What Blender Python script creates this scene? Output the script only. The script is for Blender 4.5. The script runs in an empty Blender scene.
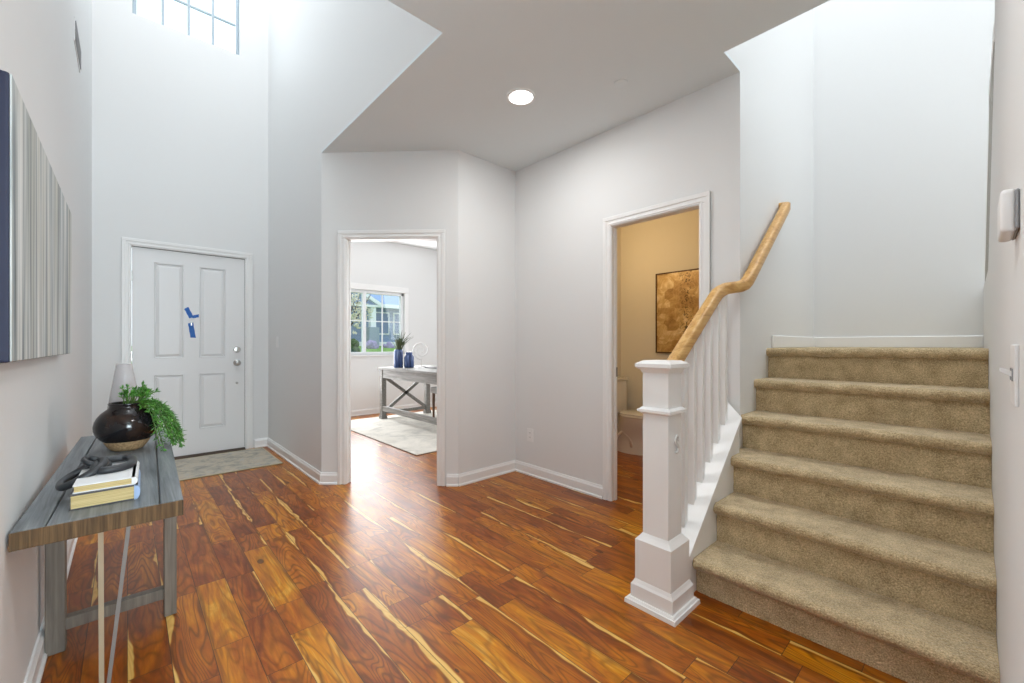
import bpy, bmesh, math, random
from mathutils import Vector, Matrix, Euler
random.seed(7)
C = bpy.context.scene.collection
SC = bpy.context.scene
PI = math.pi

# ---------------------------------------------------------------- camera
TH = 0.7416
cam = bpy.data.cameras.new('camera')
cam.sensor_width = 36.0
cam.lens = 419.95 / 1024 * 36.0
cam.shift_y = 3.35 / 1024
cam.clip_start = 0.02
cam.clip_end = 200
camo = bpy.data.objects.new('camera', cam)
C.objects.link(camo)
camo.location = (0, 0, 1.17)
camo.rotation_euler = (PI / 2, 0, -TH)
SC.camera = camo

# ---------------------------------------------------------------- world and exposure
SC.view_settings.view_transform = 'Standard'
SC.view_settings.look = 'None'
SC.view_settings.gamma = 1.0
SC.view_settings.use_curve_mapping = False
SC.view_settings.exposure = 0.0
SC.cycles.use_denoising = True
SC.cycles.max_bounces = 10
SC.cycles.diffuse_bounces = 6
SC.cycles.transparent_max_bounces = 16
SC.cycles.sample_clamp_indirect = 6.0
SC.cycles.caustics_reflective = False
SC.cycles.caustics_refractive = False
world = bpy.data.worlds.new('overcast_sky')
SC.world = world
world.use_nodes = True
wn = world.node_tree
bg = wn.nodes['Background']
bg.inputs['Color'].default_value = (0.80, 0.91, 1.0, 1)
bg.inputs['Strength'].default_value = 1.7


def lamp(name, kind, loc, power, color=(1, 1, 1), size=None, aim=None, **kw):
    d = bpy.data.lights.new(name, kind)
    d.energy = power
    d.color = color
    if kind == 'AREA':
        d.shape = 'RECTANGLE'
        d.size, d.size_y = size
    elif size is not None:
        d.shadow_soft_size = size
    for k, v in kw.items():
        setattr(d, k, v)
    o = bpy.data.objects.new(name, d)
    C.objects.link(o)
    o.location = loc
    if aim is not None:
        o.rotation_euler = Vector(aim).to_track_quat('-Z', 'Y').to_euler()
    return o


DAY = (0.93, 0.97, 1.0)
# area lamps standing in for foyer, stairwell and office daylight, plus added unseen fills
lamp('foyer_daylight', 'AREA', (0.36, 3.7, 7.3), 88, DAY, (1.1, 3.2), (0, 0, -1))
lamp('stairwell_daylight', 'AREA', (3.40, -0.1, 7.3), 108, DAY, (1.8, 2.0), (0, 0, -1))
lamp('foyer_window_daylight', 'AREA', (0.48, 6.3, 5.2), 16, DAY, (0.85, 0.8), (0.25, -1, -0.7))
lamp('foyer_side_fill', 'AREA', (-0.2, 3.7, 5.7), 15, DAY, (1.0, 1.4), (1, 0.1, -0.75))  # unseen fill added on the left to brighten the entry side wall
lamp('landing_fill', 'AREA', (3.45, -1.15, 2.9), 14, DAY, (1.5, 1.3), (-0.2, 1, -0.55))  # extra fill added for the treads and lower stairwell, no window here
lamp('office_daylight', 'AREA', (3.0, 6.76, 1.55), 94, (0.96, 0.98, 1.0), (2.3, 2.3), (0, -1, 0))
lamp('office_side_daylight', 'AREA', (4.9, 4.6, 1.8), 16, (0.96, 0.98, 1.0), (1.6, 1.3), (-1, 0, -0.2))
lamp('rear_fill', 'AREA', (0.6, -4.2, 1.6), 195, (0.78, 0.93, 1.0), (2.2, 2.0), (0, 1, 0.0))  # unseen fill added behind the camera for a brighter, cooler hall
lamp('rear_point_fill', 'POINT', (0.35, -1.7, 1.35), 92, (0.75, 0.92, 1.0), 0.35)  # added soft fill behind the camera, lifts hall ceiling and stair fronts
WARM = (1.0, 0.71, 0.39)
lamp('powder_room_lamp', 'POINT', (3.5, 2.45, 2.2), 12, WARM, 0.12)
lamp('hall_lamp', 'AREA', (1.892, 1.979, 2.772), 12, (0.98, 0.98, 0.97), (0.13, 0.13), (0, 0, -1))
lamp('hall_lamp', 'AREA', (0.85, 0.55, 2.772), 12, (0.98, 0.98, 0.97), (0.13, 0.13), (0, 0, -1))


# ---------------------------------------------------------------- materials
def rgb(h):
    h = h.lstrip('#')
    v = [int(h[i:i + 2], 16) / 255 for i in (0, 2, 4)]
    return tuple(((c / 12.92) if c <= 0.04045 else ((c + 0.055) / 1.055) ** 2.4) for c in v)


def mat(name, color, rough=0.5, metal=0.0, spec=0.5, coat=0.0):
    m = bpy.data.materials.new(name)
    m.use_nodes = True
    b = m.node_tree.nodes['Principled BSDF']
    b.inputs['Base Color'].default_value = (*color, 1)
    b.inputs['Roughness'].default_value = rough
    b.inputs['Metallic'].default_value = metal
    b.inputs['Specular IOR Level'].default_value = spec
    b.inputs['Coat Weight'].default_value = coat
    return m


class NT:
    """small node helper"""
    def __init__(s, m):
        s.t = m.node_tree
        s.b = s.t.nodes['Principled BSDF']

    def n(s, kind, **kw):
        nd = s.t.nodes.new(kind)
        for k, v in kw.items():
            setattr(nd, k, v)
        return nd

    def link(s, a, b):
        s.t.links.new(a, b)

    def set(s, sock, v):
        if isinstance(v, (int, float)):
            sock.default_value = v
        elif isinstance(v, tuple):
            sock.default_value = v if len(v) == len(sock.default_value) else (*v, 1)
        else:
            s.link(v, sock)

    def math(s, op, a, b=None, c=None, clamp=False):
        nd = s.n('ShaderNodeMath', operation=op, use_clamp=clamp)
        s.set(nd.inputs[0], a)
        if b is not None:
            s.set(nd.inputs[1], b)
        if c is not None:
            s.set(nd.inputs[2], c)
        return nd.outputs[0]

    def mix(s, f, a, b):
        nd = s.n('ShaderNodeMix', data_type='RGBA')
        s.set(nd.inputs[0], f)
        s.set(nd.inputs[6], a)
        s.set(nd.inputs[7], b)
        return nd.outputs[2]

    def ramp(s, f, stops, interp='LINEAR'):
        nd = s.n('ShaderNodeValToRGB')
        nd.color_ramp.interpolation = interp
        e = nd.color_ramp.elements
        while len(e) < len(stops):
            e.new(0.5)
        for el, (p, c) in zip(e, stops):
            el.position = p
            el.color = (*c, 1) if len(c) == 3 else c
        s.link(f, nd.inputs[0])
        return nd.outputs[0]

    def noise(s, vec, scale, detail=3, rough=0.5, dist=0.0):
        nd = s.n('ShaderNodeTexNoise')
        nd.inputs['Scale'].default_value = scale
        nd.inputs['Detail'].default_value = detail
        nd.inputs['Roughness'].default_value = rough
        nd.inputs['Distortion'].default_value = dist
        if vec is not None:
            s.link(vec, nd.inputs['Vector'])
        return nd.outputs['Fac']

    def white(s, vec):
        nd = s.n('ShaderNodeTexWhiteNoise', noise_dimensions='3D')
        s.link(vec, nd.inputs['Vector'])
        return nd

    def comb(s, x, y, z):
        nd = s.n('ShaderNodeCombineXYZ')
        for i, v in enumerate((x, y, z)):
            s.set(nd.inputs[i], v)
        return nd.outputs[0]

    def obj(s):
        return s.n('ShaderNodeTexCoord').outputs['Object']

    def scale(s, vec, sc):
        nd = s.n('ShaderNodeMapping')
        s.link(vec, nd.inputs['Vector'])
        nd.inputs['Scale'].default_value = sc
        return nd.outputs[0]

    def bump(s, h, strength, dist=0.01):
        nd = s.n('ShaderNodeBump')
        nd.inputs['Strength'].default_value = strength
        nd.inputs['Distance'].default_value = dist
        s.link(h, nd.inputs['Height'])
        s.link(nd.outputs[0], s.b.inputs['Normal'])


def painted(name, color, rough):
    m = mat(name, color, rough, spec=0.3)
    t = NT(m)
    t.bump(t.noise(t.obj(), 220, 2), 0.04, 0.002)
    return m


M_WALL = painted('matte_wall_paint', (0.76, 0.765, 0.765), 0.65)
M_CEIL = painted('ceiling_paint', (0.75, 0.80, 0.815), 0.8)
M_TRIM = painted('white_trim_paint', (0.84, 0.84, 0.835), 0.32)
M_DOOR = painted('white_door_paint', (0.80, 0.805, 0.81), 0.35)
M_BATHWALL = painted('cream_wall_paint', (0.74, 0.70, 0.60), 0.65)
M_PLASTIC = mat('white_plastic', (0.82, 0.82, 0.82), 0.35)
M_TAUPE = mat('taupe_rail_paint', (0.33, 0.31, 0.28), 0.5)
M_DARK = mat('dark_gap', (0.04, 0.035, 0.03), 0.6)
M_STEEL = mat('satin_nickel', (0.52, 0.51, 0.49), 0.28, 1.0)
M_BRASS = mat('brushed_brass', (0.40, 0.33, 0.23), 0.5, 0.15)
M_ROD = mat('grey_steel_rod', (0.26, 0.26, 0.255), 0.4, 0.25)
M_IRON = mat('dark_grille_metal', (0.30, 0.30, 0.31), 0.45, 0.3)


def wood_floor():
    m = mat('acacia_planks', (0.3, 0.12, 0.04), 0.32, spec=0.5)
    t = NT(m)
    o = t.obj()
    sp = t.n('ShaderNodeSeparateXYZ')
    t.link(o, sp.inputs[0])
    X, Y = sp.outputs[0], sp.outputs[1]
    W, L = 0.121, 0.92
    u = t.math('DIVIDE', X, W)
    col = t.math('FLOOR', u)
    fx = t.math('FRACT', u)
    rc = t.white(t.comb(col, 3.1, 0.0)).outputs['Value']
    v = t.math('ADD', t.math('DIVIDE', Y, L), t.math('MULTIPLY', rc, 7.0))
    seg = t.math('FLOOR', v)
    fy = t.math('FRACT', v)
    # every second board is cut in two so the lengths vary
    cutp = t.white(t.comb(col, seg, 5.0)).outputs['Value']
    cutp = t.math('ADD', t.math('MULTIPLY', cutp, 1.3), 0.25)
    half = t.math('GREATER_THAN', fy, cutp)
    idv = t.comb(col, seg, half)
    wn_ = t.white(idv)
    r1 = wn_.outputs['Value']
    cs = t.n('ShaderNodeSeparateColor')
    t.link(wn_.outputs['Color'], cs.inputs[0])
    r2, r3, r4 = cs.outputs[0], cs.outputs[1], cs.outputs[2]
    off = t.math('MULTIPLY', r1, 37.0)
    # figure : contour lines of a stretched noise field (cathedral grain)
    gv = t.comb(t.math('ADD', t.math('MULTIPLY', X, 9.0), off), t.math('ADD', t.math('MULTIPLY', Y, 1.5), t.math('MULTIPLY', r3, 20.0)), off)
    fld = t.noise(gv, 1.0, 1.0, 0.45, 0.7)
    rings = t.math('SINE', t.math('MULTIPLY', fld, t.math('ADD', 60.0, t.math('MULTIPLY', r4, 70.0))))
    rings = t.math('MULTIPLY_ADD', rings, 0.5, 0.5)
    fine = t.noise(t.comb(t.math('MULTIPLY', X, 120.0), t.math('MULTIPLY', Y, 5.0), off), 1.0, 3.0, 0.6)
    blot = t.noise(t.comb(t.math('ADD', t.math('MULTIPLY', X, 13.0), off), t.math('MULTIPLY', Y, 2.3), off), 1.0, 4.0, 0.62, 1.2)
    tone = t.math('ADD', t.math('MULTIPLY', r2, 0.42), t.math('MULTIPLY', blot, 1.25))
    tone = t.math('SUBTRACT', tone, 0.36)
    base = t.ramp(tone, [(0.07, rgb('#54220b')), (0.28, rgb('#8c4314')), (0.50, rgb('#b06420')), (0.72, rgb('#ca863a')), (0.94, rgb('#deb068'))])
    dark = t.math('MULTIPLY', t.math('POWER', rings, 3.0), t.math('MULTIPLY_ADD', r4, 0.45, 0.35))
    c1 = t.mix(dark, base, (0.11, 0.036, 0.009))
    c1 = t.mix(t.math('MULTIPLY', t.math('SUBTRACT', fine, 0.35, clamp=True), 1.3), c1, (0.16, 0.06, 0.018))
    # pale sapwood along one edge of some boards
    side = t.math('GREATER_THAN', r3, 0.5)
    ex = t.math('ABSOLUTE', t.math('SUBTRACT', fx, side))
    wob = t.noise(t.comb(off, t.math('ADD', t.math('MULTIPLY', Y, 1.9), off), r1), 1.0, 3.0, 0.55, 0.3)
    lim = t.math('MULTIPLY', t.math('SUBTRACT', wob, 0.43), t.math('MULTIPLY', t.math('GREATER_THAN', r4, 0.40), 1.0))
    sapf = t.math('SUBTRACT', lim, ex)
    sapm = t.math('MULTIPLY', sapf, 22.0, clamp=True)
    sapc = t.mix(t.math('MULTIPLY', rings, 0.35), rgb('#dcb878'), rgb('#b98240'))
    rim = t.math('MULTIPLY', t.math('SUBTRACT', 1.0, t.math('ABSOLUTE', t.math('MULTIPLY', t.math('ADD', sapf, 0.05), 14.0)), clamp=True), 0.55)
    c2 = t.mix(rim, c1, (0.09, 0.03, 0.010))
    c2 = t.mix(sapm, c2, sapc)
    # knots
    vk = t.n('ShaderNodeTexVoronoi')
    vk.inputs['Scale'].default_value = 1.0
    t.link(t.comb(t.math('MULTIPLY', X, 5.0), t.math('MULTIPLY', Y, 2.4), 0.0), vk.inputs['Vector'])
    kn = t.math('LESS_THAN', vk.outputs['Distance'], 0.075)
    c2 = t.mix(t.math('MULTIPLY', kn, 0.7), c2, (0.03, 0.012, 0.006))
    # joints
    gx = t.math('LESS_THAN', t.math('MINIMUM', fx, t.math('SUBTRACT', 1.0, fx)), 0.012)
    gy = t.math('LESS_THAN', t.math('MINIMUM', fy, t.math('SUBTRACT', 1.0, fy)), 0.0016)
    gc = t.math('LESS_THAN', t.math('ABSOLUTE', t.math('SUBTRACT', fy, cutp)), 0.0016)
    gap = t.math('MAXIMUM', gx, t.math('MAXIMUM', gy, gc))
    c3 = t.mix(t.math('MULTIPLY', gap, 0.75), c2, (0.03, 0.012, 0.006))
    hs = t.n('ShaderNodeHueSaturation')
    hs.inputs['Saturation'].default_value = 1.12
    hs.inputs['Value'].default_value = 1.0
    t.link(c3, hs.inputs['Color'])
    t.link(hs.outputs[0], t.b.inputs['Base Color'])
    rg = t.math('MULTIPLY_ADD', t.noise(o, 9, 2), 0.12, 0.25)
    t.link(rg, t.b.inputs['Roughness'])
    hgt = t.math('SUBTRACT', t.math('MULTIPLY', t.noise(o, 5, 1), 0.4), gap)
    t.bump(hgt, 0.25, 0.003)
    return m


def carpet(name, c_dark, c_light, scale=190, bump=1.0):
    m = mat(name, c_light, 0.95, spec=0.1)
    t = NT(m)
    o = t.obj()
    f = t.noise(o, scale, 3, 0.7)
    g = t.noise(o, 14, 3, 0.6)
    k = t.math('ADD', t.math('MULTIPLY', f, 0.8), t.math('MULTIPLY', g, 0.35))
    t.link(t.ramp(k, [(0.36, c_dark), (0.74, c_light)]), t.b.inputs['Base Color'])
    t.bump(t.noise(o, scale * 0.55, 2, 0.6), bump, 0.012)
    t.b.inputs['Sheen Weight'].default_value = 0.25
    return m


def grain_wood(name, c_dark, c_mid, c_light, axis='Y', rough=0.5, k=1.0, bump=0.15):
    m = mat(name, c_mid, rough, spec=0.35)
    t = NT(m)
    s = {'X': (3, 70, 70), 'Y': (70, 3, 70), 'Z': (70, 70, 3)}[axis]
    v = t.scale(t.obj(), tuple(a * k for a in s))
    f = t.noise(v, 1.0, 4, 0.65, 0.5)
    t.link(t.ramp(f, [(0.25, c_dark), (0.5, c_mid), (0.75, c_light)]), t.b.inputs['Base Color'])
    t.bump(f, bump, 0.004)
    return m


M_FLOOR = wood_floor()
M_CARPET = carpet('beige_stair_carpet', rgb('#86704c'), rgb('#ead4ab'))
M_OAK = grain_wood('light_oak', rgb('#a3743a'), rgb('#c99c5c'), rgb('#deba80'), 'X', 0.35, 0.6)
M_TABLE = grain_wood('weathered_grey_top', rgb('#3d4246'), rgb('#6b7074'), rgb('#8e9294'), 'Y', 0.38, 0.7, 0.25)
M_EDGE = grain_wood('raw_brown_edge', rgb('#2c2012'), rgb('#5b4429'), rgb('#7c6140'), 'Z', 0.6, 1.0, 0.4)
M_LEG = grain_wood('grey_brown_leg', rgb('#575049'), rgb('#6f675e'), rgb('#857c70'), 'Z', 0.4, 0.6)
M_DESK = grain_wood('grey_wash_wood', rgb('#5f5d5a'), rgb('#84827e'), rgb('#a19f9a'), 'Y', 0.55, 0.8)


# ---------------------------------------------------------------- mesh helpers
class MB:
    def __init__(s):
        s.bm = bmesh.new()

    def box(s, lo, hi, bevel=0.0, seg=2, rot=None, about=None):
        lo, hi = Vector(lo), Vector(hi)
        c, d = (lo + hi) / 2, hi - lo
        r = bmesh.ops.create_cube(s.bm, size=1.0)
        vs = r['verts']
        for v in vs:
            v.co = Vector((v.co.x * d.x, v.co.y * d.y, v.co.z * d.z)) + c
        if bevel > 0:
            es = list({e for v in vs for e in v.link_edges})
            rr = bmesh.ops.bevel(s.bm, geom=es, offset=min(bevel, min(d) * 0.45), segments=seg, affect='EDGES', profile=0.6)
            vs = list({v for f in rr['faces'] for v in f.verts} | {v for v in vs if v.is_valid})
        if rot is not None:
            p = Vector(about) if about is not None else c
            for v in vs:
                v.co = rot @ (v.co - p) + p
        return s

    def prism(s, poly, axis, a, b):
        """polygon (2D) extruded along axis from a to b; poly in the two other axes in xyz order"""
        def mk(p, t):
            if axis == 'x':
                return Vector((t, p[0], p[1]))
            if axis == 'y':
                return Vector((p[0], t, p[1]))
            return Vector((p[0], p[1], t))
        v0 = [s.bm.verts.new(mk(p, a)) for p in poly]
        v1 = [s.bm.verts.new(mk(p, b)) for p in poly]
        fs = [s.bm.faces.new(v0), s.bm.faces.new(v1)]
        n = len(poly)
        for i in range(n):
            fs.append(s.bm.faces.new((v0[i], v0[(i + 1) % n], v1[(i + 1) % n], v1[i])))
        bmesh.ops.recalc_face_normals(s.bm, faces=fs)
        return s

    def lathe(s, prof, c, n=40, cap=True):
        rows = []
        for r, z in prof:
            rows.append([s.bm.verts.new((c[0] + r * math.cos(2 * PI * i / n), c[1] + r * math.sin(2 * PI * i / n), c[2] + z)) for i in range(n)])
        fs = []
        for a, b in zip(rows, rows[1:]):
            for i in range(n):
                fs.append(s.bm.faces.new((a[i], a[(i + 1) % n], b[(i + 1) % n], b[i])))
        if cap:
            fs.append(s.bm.faces.new(rows[0][::-1]))
            fs.append(s.bm.faces.new(rows[-1]))
        bmesh.ops.recalc_face_normals(s.bm, faces=fs)
        return s

    def sweep(s, pts, sect, up=(0, 0, 1), closed=False, scales=None):
        """sweep a 2D section (side, up) along a polyline"""
        P = [Vector(p) for p in pts]
        n = len(P)
        rows = []
        upv = Vector(up)
        for i in range(n):
            if closed:
                tg = (P[(i + 1) % n] - P[i - 1]).normalized()
            else:
                tg = (P[min(i + 1, n - 1)] - P[max(i - 1, 0)]).normalized()
            sd = tg.cross(upv)
            if sd.length < 1e-5:
                sd = tg.cross(Vector((1, 0, 0)))
            sd.normalize()
            uu = sd.cross(tg).normalized()
            k = scales[i] if scales else 1.0
            rows.append([s.bm.verts.new(P[i] + sd * (a * k) + uu * (b * k)) for a, b in sect])
        m = len(sect)
        fs = []
        for i in range(n if closed else n - 1):
            a, b = rows[i], rows[(i + 1) % n]
            for j in range(m):
                fs.append(s.bm.faces.new((a[j], a[(j + 1) % m], b[(j + 1) % m], b[j])))
        if not closed:
            fs.append(s.bm.faces.new(rows[0][::-1]))
            fs.append(s.bm.faces.new(rows[-1]))
        bmesh.ops.recalc_face_normals(s.bm, faces=fs)
        return s

    def tube(s, pts, r, n=10, closed=False, up=(0, 0, 1), scales=None):
        return s.sweep(pts, [(r * math.cos(2 * PI * i / n), r * math.sin(2 * PI * i / n)) for i in range(n)], up, closed, scales)

    def ball(s, c, r, sub=2, sq=(1, 1, 1), rnd=0.0):
        q = bmesh.ops.create_icosphere(s.bm, subdivisions=sub, radius=1.0)
        for v in q['verts']:
            k = r * (1 + random.uniform(-rnd, rnd))
            v.co = Vector((v.co.x * k * sq[0], v.co.y * k * sq[1], v.co.z * k * sq[2])) + Vector(c)
        return s

    def xf(s, f):
        for v in s.bm.verts:
            v.co = f(v.co.copy())
        return s

    def build(s, name, m, parent=None, smooth=False, kind=None, angle=None):
        me = bpy.data.meshes.new(name)
        if parent is not None:
            p = parent
            off = Vector((0, 0, 0))
            while p is not None:
                off += p.location
                p = p.parent
            for v in s.bm.verts:
                v.co -= off
        bmesh.ops.recalc_face_normals(s.bm, faces=s.bm.faces[:])
        s.bm.to_mesh(me)
        s.bm.free()
        if smooth:
            for p in me.polygons:
                p.use_smooth = True
            if angle is not None:
                try:
                    me.set_sharp_from_angle(angle=math.radians(angle))
                except Exception:
                    pass
        me.materials.append(m)
        o = bpy.data.objects.new(name, me)
        C.objects.link(o)
        if parent is not None:
            o.parent = parent
        if kind:
            o['kind'] = kind
        return o


def tag(o, label, cat=None, group=None, kind=None):
    o['label'] = label
    if cat:
        o['category'] = cat
    if group:
        o['group'] = group
    if kind:
        o['kind'] = kind
    return o


def thing(name, loc, label, cat, group=None, kind=None):
    o = bpy.data.objects.new(name, None)
    C.objects.link(o)
    o.location = loc
    o.empty_display_size = 0.1
    return tag(o, label, cat, group, kind)


def cells(lo, hi, holes):
    """rectangle (s0,z0)-(s1,z1) minus rectangular holes -> list of rectangles"""
    ss = sorted({lo[0], hi[0]} | {h[i] for h in holes for i in (0, 2)})
    zs = sorted({lo[1], hi[1]} | {h[i] for h in holes for i in (1, 3)})
    ss = [a for a in ss if lo[0] <= a <= hi[0]]
    zs = [a for a in zs if lo[1] <= a <= hi[1]]
    out = []
    for a, b in zip(ss, ss[1:]):
        run = None
        for c, d in zip(zs, zs[1:]):
            m_ = ((a + b) / 2, (c + d) / 2)
            if any(h[0] < m_[0] < h[2] and h[1] < m_[1] < h[3] for h in holes):
                if run:
                    out.append(run)
                run = None
            else:
                run = (a, run[1], b, d) if run else (a, c, b, d)
        if run:
            out.append(run)
    return out


def wall(name, axis, face, s0, s1, z0, z1, thick, m=None, holes=(), label=None):
    """axis 'x': plane x=face running along y; thick is signed"""
    mb = MB()
    for a, c, b, d in cells((s0, z0), (s1, z1), list(holes)):
        f0, f1 = sorted((face, face + thick))
        if axis == 'x':
            mb.box((f0, a, c), (f1, b, d))
        else:
            mb.box((a, f0, c), (b, f1, d))
    o = mb.build(name, m or M_WALL, kind='structure')
    if label:
        tag(o, label, 'wall')
    return o


# ================================================================ SETTING
XL, YF, XE, H, HU = -0.243, 5.5, 1.205, 2.786, 7.5
A0, A1 = (1.205, 3.690), (2.025, 2.869)      # the diagonal wall
YS, XB, XK = 2.869, 2.671, 4.39              # short wall, powder room wall, stair back wall
YW, YR = 0.92, -0.0615                       # stair left wall, stair right wall

tag(MB().box((-0.5, -5.0, -0.12), (5.2, 7.0, 0.0)).build('floor', M_FLOOR, kind='structure'),
    'glossy acacia plank floor with pale sapwood streaks', 'floor')
wall('wall_left', 'x', XL, -5.0, YF, 0, HU, -0.15, label='tall white wall behind the console table and streaked canvas')
wall('wall_front', 'y', YF, XL, XE, 0, HU, 0.15, holes=[(0.018, -1, 0.985, 2.148), (0.037, 4.395, 0.927, 5.28)],
     label='two-storey white wall holding the front door and high window')
# entry side wall, full height in the foyer, only above the ceiling nearer the camera
mb = MB()
mb.box((XE, A0[1], 0), (XE + 0.12, YF + 0.15, HU))
mb.box((XE, 1.846, H + 0.02), (XE + 0.12, A0[1], HU))
tag(mb.build('wall_entry', M_WALL, kind='structure'), 'white side wall between front door and office doorway', 'wall')
# diagonal wall with the office doorway
DN = Vector((1, 1, 0)).normalized()
DS = Vector((1, -1, 0)).normalized()
DO = Vector((A0[0], A0[1], 0))
DLEN = (Vector((A1[0], A1[1], 0)) - DO).length


def diag(v):
    """(s along, depth into office, z) -> world"""
    return DO + DS * v.x + DN * v.y + Vector((0, 0, v.z))


OS0, OS1, OZ = 0.204, 0.992, 2.066
mb = MB()
for a, c, b, d in cells((0, 0), (DLEN, H), [(OS0, -1, OS1, OZ)]):
    mb.box((a, 0, c), (b, 0.075, d))
tag(mb.xf(diag).build('wall_diagonal', M_WALL, kind='structure'), 'angled white wall around the office doorway', 'wall')
wall('wall_short', 'y', YS, A1[0], XB + 0.12, 0, H, 0.12, label='narrow white wall right of the office doorway')
wall('wall_right', 'x', XB, YW + .12, YS, 0, H, 0.06, holes=[(1.149, -1, 1.822, 2.066)], label='white wall around the powder room doorway')
mb = MB()
mb.box((XB, YW, 0), (XK, YW + 0.12, HU))
mb.box((2.43, YW, H + .02), (XB, YW + 0.12, HU))
tag(mb.build('wall_stair', M_WALL, kind='structure'), 'bright white stairwell wall carrying the upper handrail', 'wall')
wall('wall_stairback', 'x', XK, -1.35, YW + 0.12, 0, HU, 0.12, label='bright white wall at the top of the carpeted flight')
# right wall: full height next to the camera, its top slopes down along the upper flight
mb = MB()
mb.prism([(0.75, 0), (XK, 0), (XK, 1.56), (3.30, 1.56), (2.395, 2.31), (2.395, H), (0.75, H)], 'y', YR, YR - 0.11)
tag(mb.build('wall_near', M_WALL, kind='structure'), 'white wall right of the stairs with switches', 'wall')
wall('wall_upperflight', 'y', -1.25, 2.3, XK, 0, HU, -0.1, label='white wall beyond the upper stair flight')
wall('wall_rearside', 'x', 2.43, -5.0, YR - 0.12, 0, H, 0.1, label='white wall of the rear room')
wall('wall_upper', 'x', 2.43, -1.35, YW, H + 0.02, HU, -0.1, label='upper hall wall above the ceiling edge')
# ceilings
mb = MB()
mb.box((XL, -5.0, H), (2.43, YW, H + 0.02))
mb.box((XL, YW, H), (XB, 1.846, H + 0.02))
mb.box((XE, 1.846, H), (XB, YS, H + 0.02))
mb.prism([(XE, YS), (A1[0], YS), (A0[0], A0[1])], 'z', H, H + 0.02)
tag(mb.build('ceiling', M_CEIL, kind='structure'), 'flat grey-white lower hall ceiling with a stepped edge', 'ceiling')
mb = MB()
mb.box((XL - .15, 1.7, HU), (XE + .12, YF + .15, HU + 0.1))
mb.box((2.33, -1.35, HU), (XK + .12, YW + .12, HU + 0.1))
tag(mb.build('ceiling_upper', M_CEIL, kind='structure'), 'upper ceiling over foyer and stairwell', 'ceiling')
wall('wall_balcony', 'y', 1.846, XL, XE, H + 0.02, HU, -0.1, label='upper wall over the hall facing the foyer')

# office shell
YO, HO, XO = 6.85, 2.96, 5.0
wall('wall_office', 'y', YO, XE, XO, 0, HO, 0.15, holes=[(2.36, 1.00, 3.66, 2.09)], label='white office wall with the sliding window')
wall('wall_officeside', 'x', XO, YS, YO, 0, HO, 0.12, label='white office side wall')
wall('wall_officefront', 'x', XE + .12, YF, YO, 0, HO, -0.12, label='office wall beside the porch')
mb = MB()
mb.prism([(XE + .12, 3.75), (2.17, 2.989), (XO, 2.989), (XO, YO), (XE + .12, YO)], 'z', HO, HO + 0.1)
tag(mb.build('ceiling_office', M_WALL, kind='structure'), 'white office ceiling', 'ceiling')
wall('wall_officeback', 'y', YS + .12, XB, XO, 0, HO, 0.05, label='office wall towards the powder room')
# powder room shell
wall('wall_powderback', 'x', 4.4, YW + .12, YS, 0, 2.74, 0.1, M_BATHWALL, label='warm cream powder room wall behind the gold picture')
wall('wall_powderside', 'y', YS, XB + .12, 4.4, 0, 2.74, -0.012, M_BATHWALL, label='cream powder room wall behind the toilet tank')
wall('wall_powdernear', 'y', YW + .12, XB + .12, 4.4, 0, 2.74, 0.012, M_BATHWALL, label='cream powder room wall beside the stairs')
wall('wall_powderdoor', 'x', XB + .06, YW + .12, YS, 0, 2.74, 0.01, M_BATHWALL, holes=[(1.149, -1, 1.822, 2.066)], label='cream powder room wall around its doorway')
tag(MB().box((XB + .12, YW + .12, 2.74), (4.4, YS, 2.785)).build('ceiling_powder', M_BATHWALL, kind='structure'), 'cream powder room ceiling', 'ceiling')


# ---- baseboards
def base_prof(h=0.097, t=0.014):
    return [(0, 0), (t + .008, 0), (t + .008, .012), (t, .02), (t, h - .022), (t - .005, h - .012), (t - .008, h), (0, h)]


def baseboard(name, p, q, nrm, label, h=0.097):
    """runs p->q on floor, sticking out along nrm"""
    p, q, nrm = Vector((*p, 0)), Vector((*q, 0)), Vector((*nrm, 0)).normalized()
    mb = MB()
    v = []
    for e in (p, q):
        v.append([mb.bm.verts.new(e + nrm * a + Vector((0, 0, b))) for a, b in base_prof(h)])
    n = len(v[0])
    for j in range(n):
        mb.bm.faces.new((v[0][j], v[0][(j + 1) % n], v[1][(j + 1) % n], v[1][j]))
    mb.bm.faces.new(v[0])
    mb.bm.faces.new(v[1])
    return tag(mb.build(name, M_TRIM, kind='structure'), label, 'baseboard')


g = 0.013
baseboard('baseboard_left', (XL, -4.9), (XL, YF), (1, 0), 'white baseboard along the console table wall')
baseboard('baseboard_front', (1.066, YF), (XE, YF), (0, -1), 'short white baseboard right of the front door')
baseboard('baseboard_entry', (XE, YF), (XE, A0[1] - 0.006), (-1, 0), 'long white baseboard between front door and office')
a = DO + DS * 0
b = DO + DS * 0.142
baseboard('baseboard_diagonal', (a.x, a.y), (b.x, b.y), (-1, -1), 'short white baseboard left of the office doorway')
b = DO + DS * 1.064
c_ = DO + DS * DLEN
baseboard('baseboard_corner', (b.x, b.y), (c_.x, c_.y), (-1, -1), 'stub of white baseboard right of the office doorway')
baseboard('baseboard_short', (A1[0] - 0.004, YS), (XB, YS), (0, -1), 'white baseboard on the narrow wall')
baseboard('baseboard_right', (XB, YS), (XB, 1.884), (-1, 0), 'white baseboard left of the powder room doorway')
baseboard('baseboard_office', (1.4, YO), (XO, YO), (0, -1), 'white baseboard under the office window')


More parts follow.
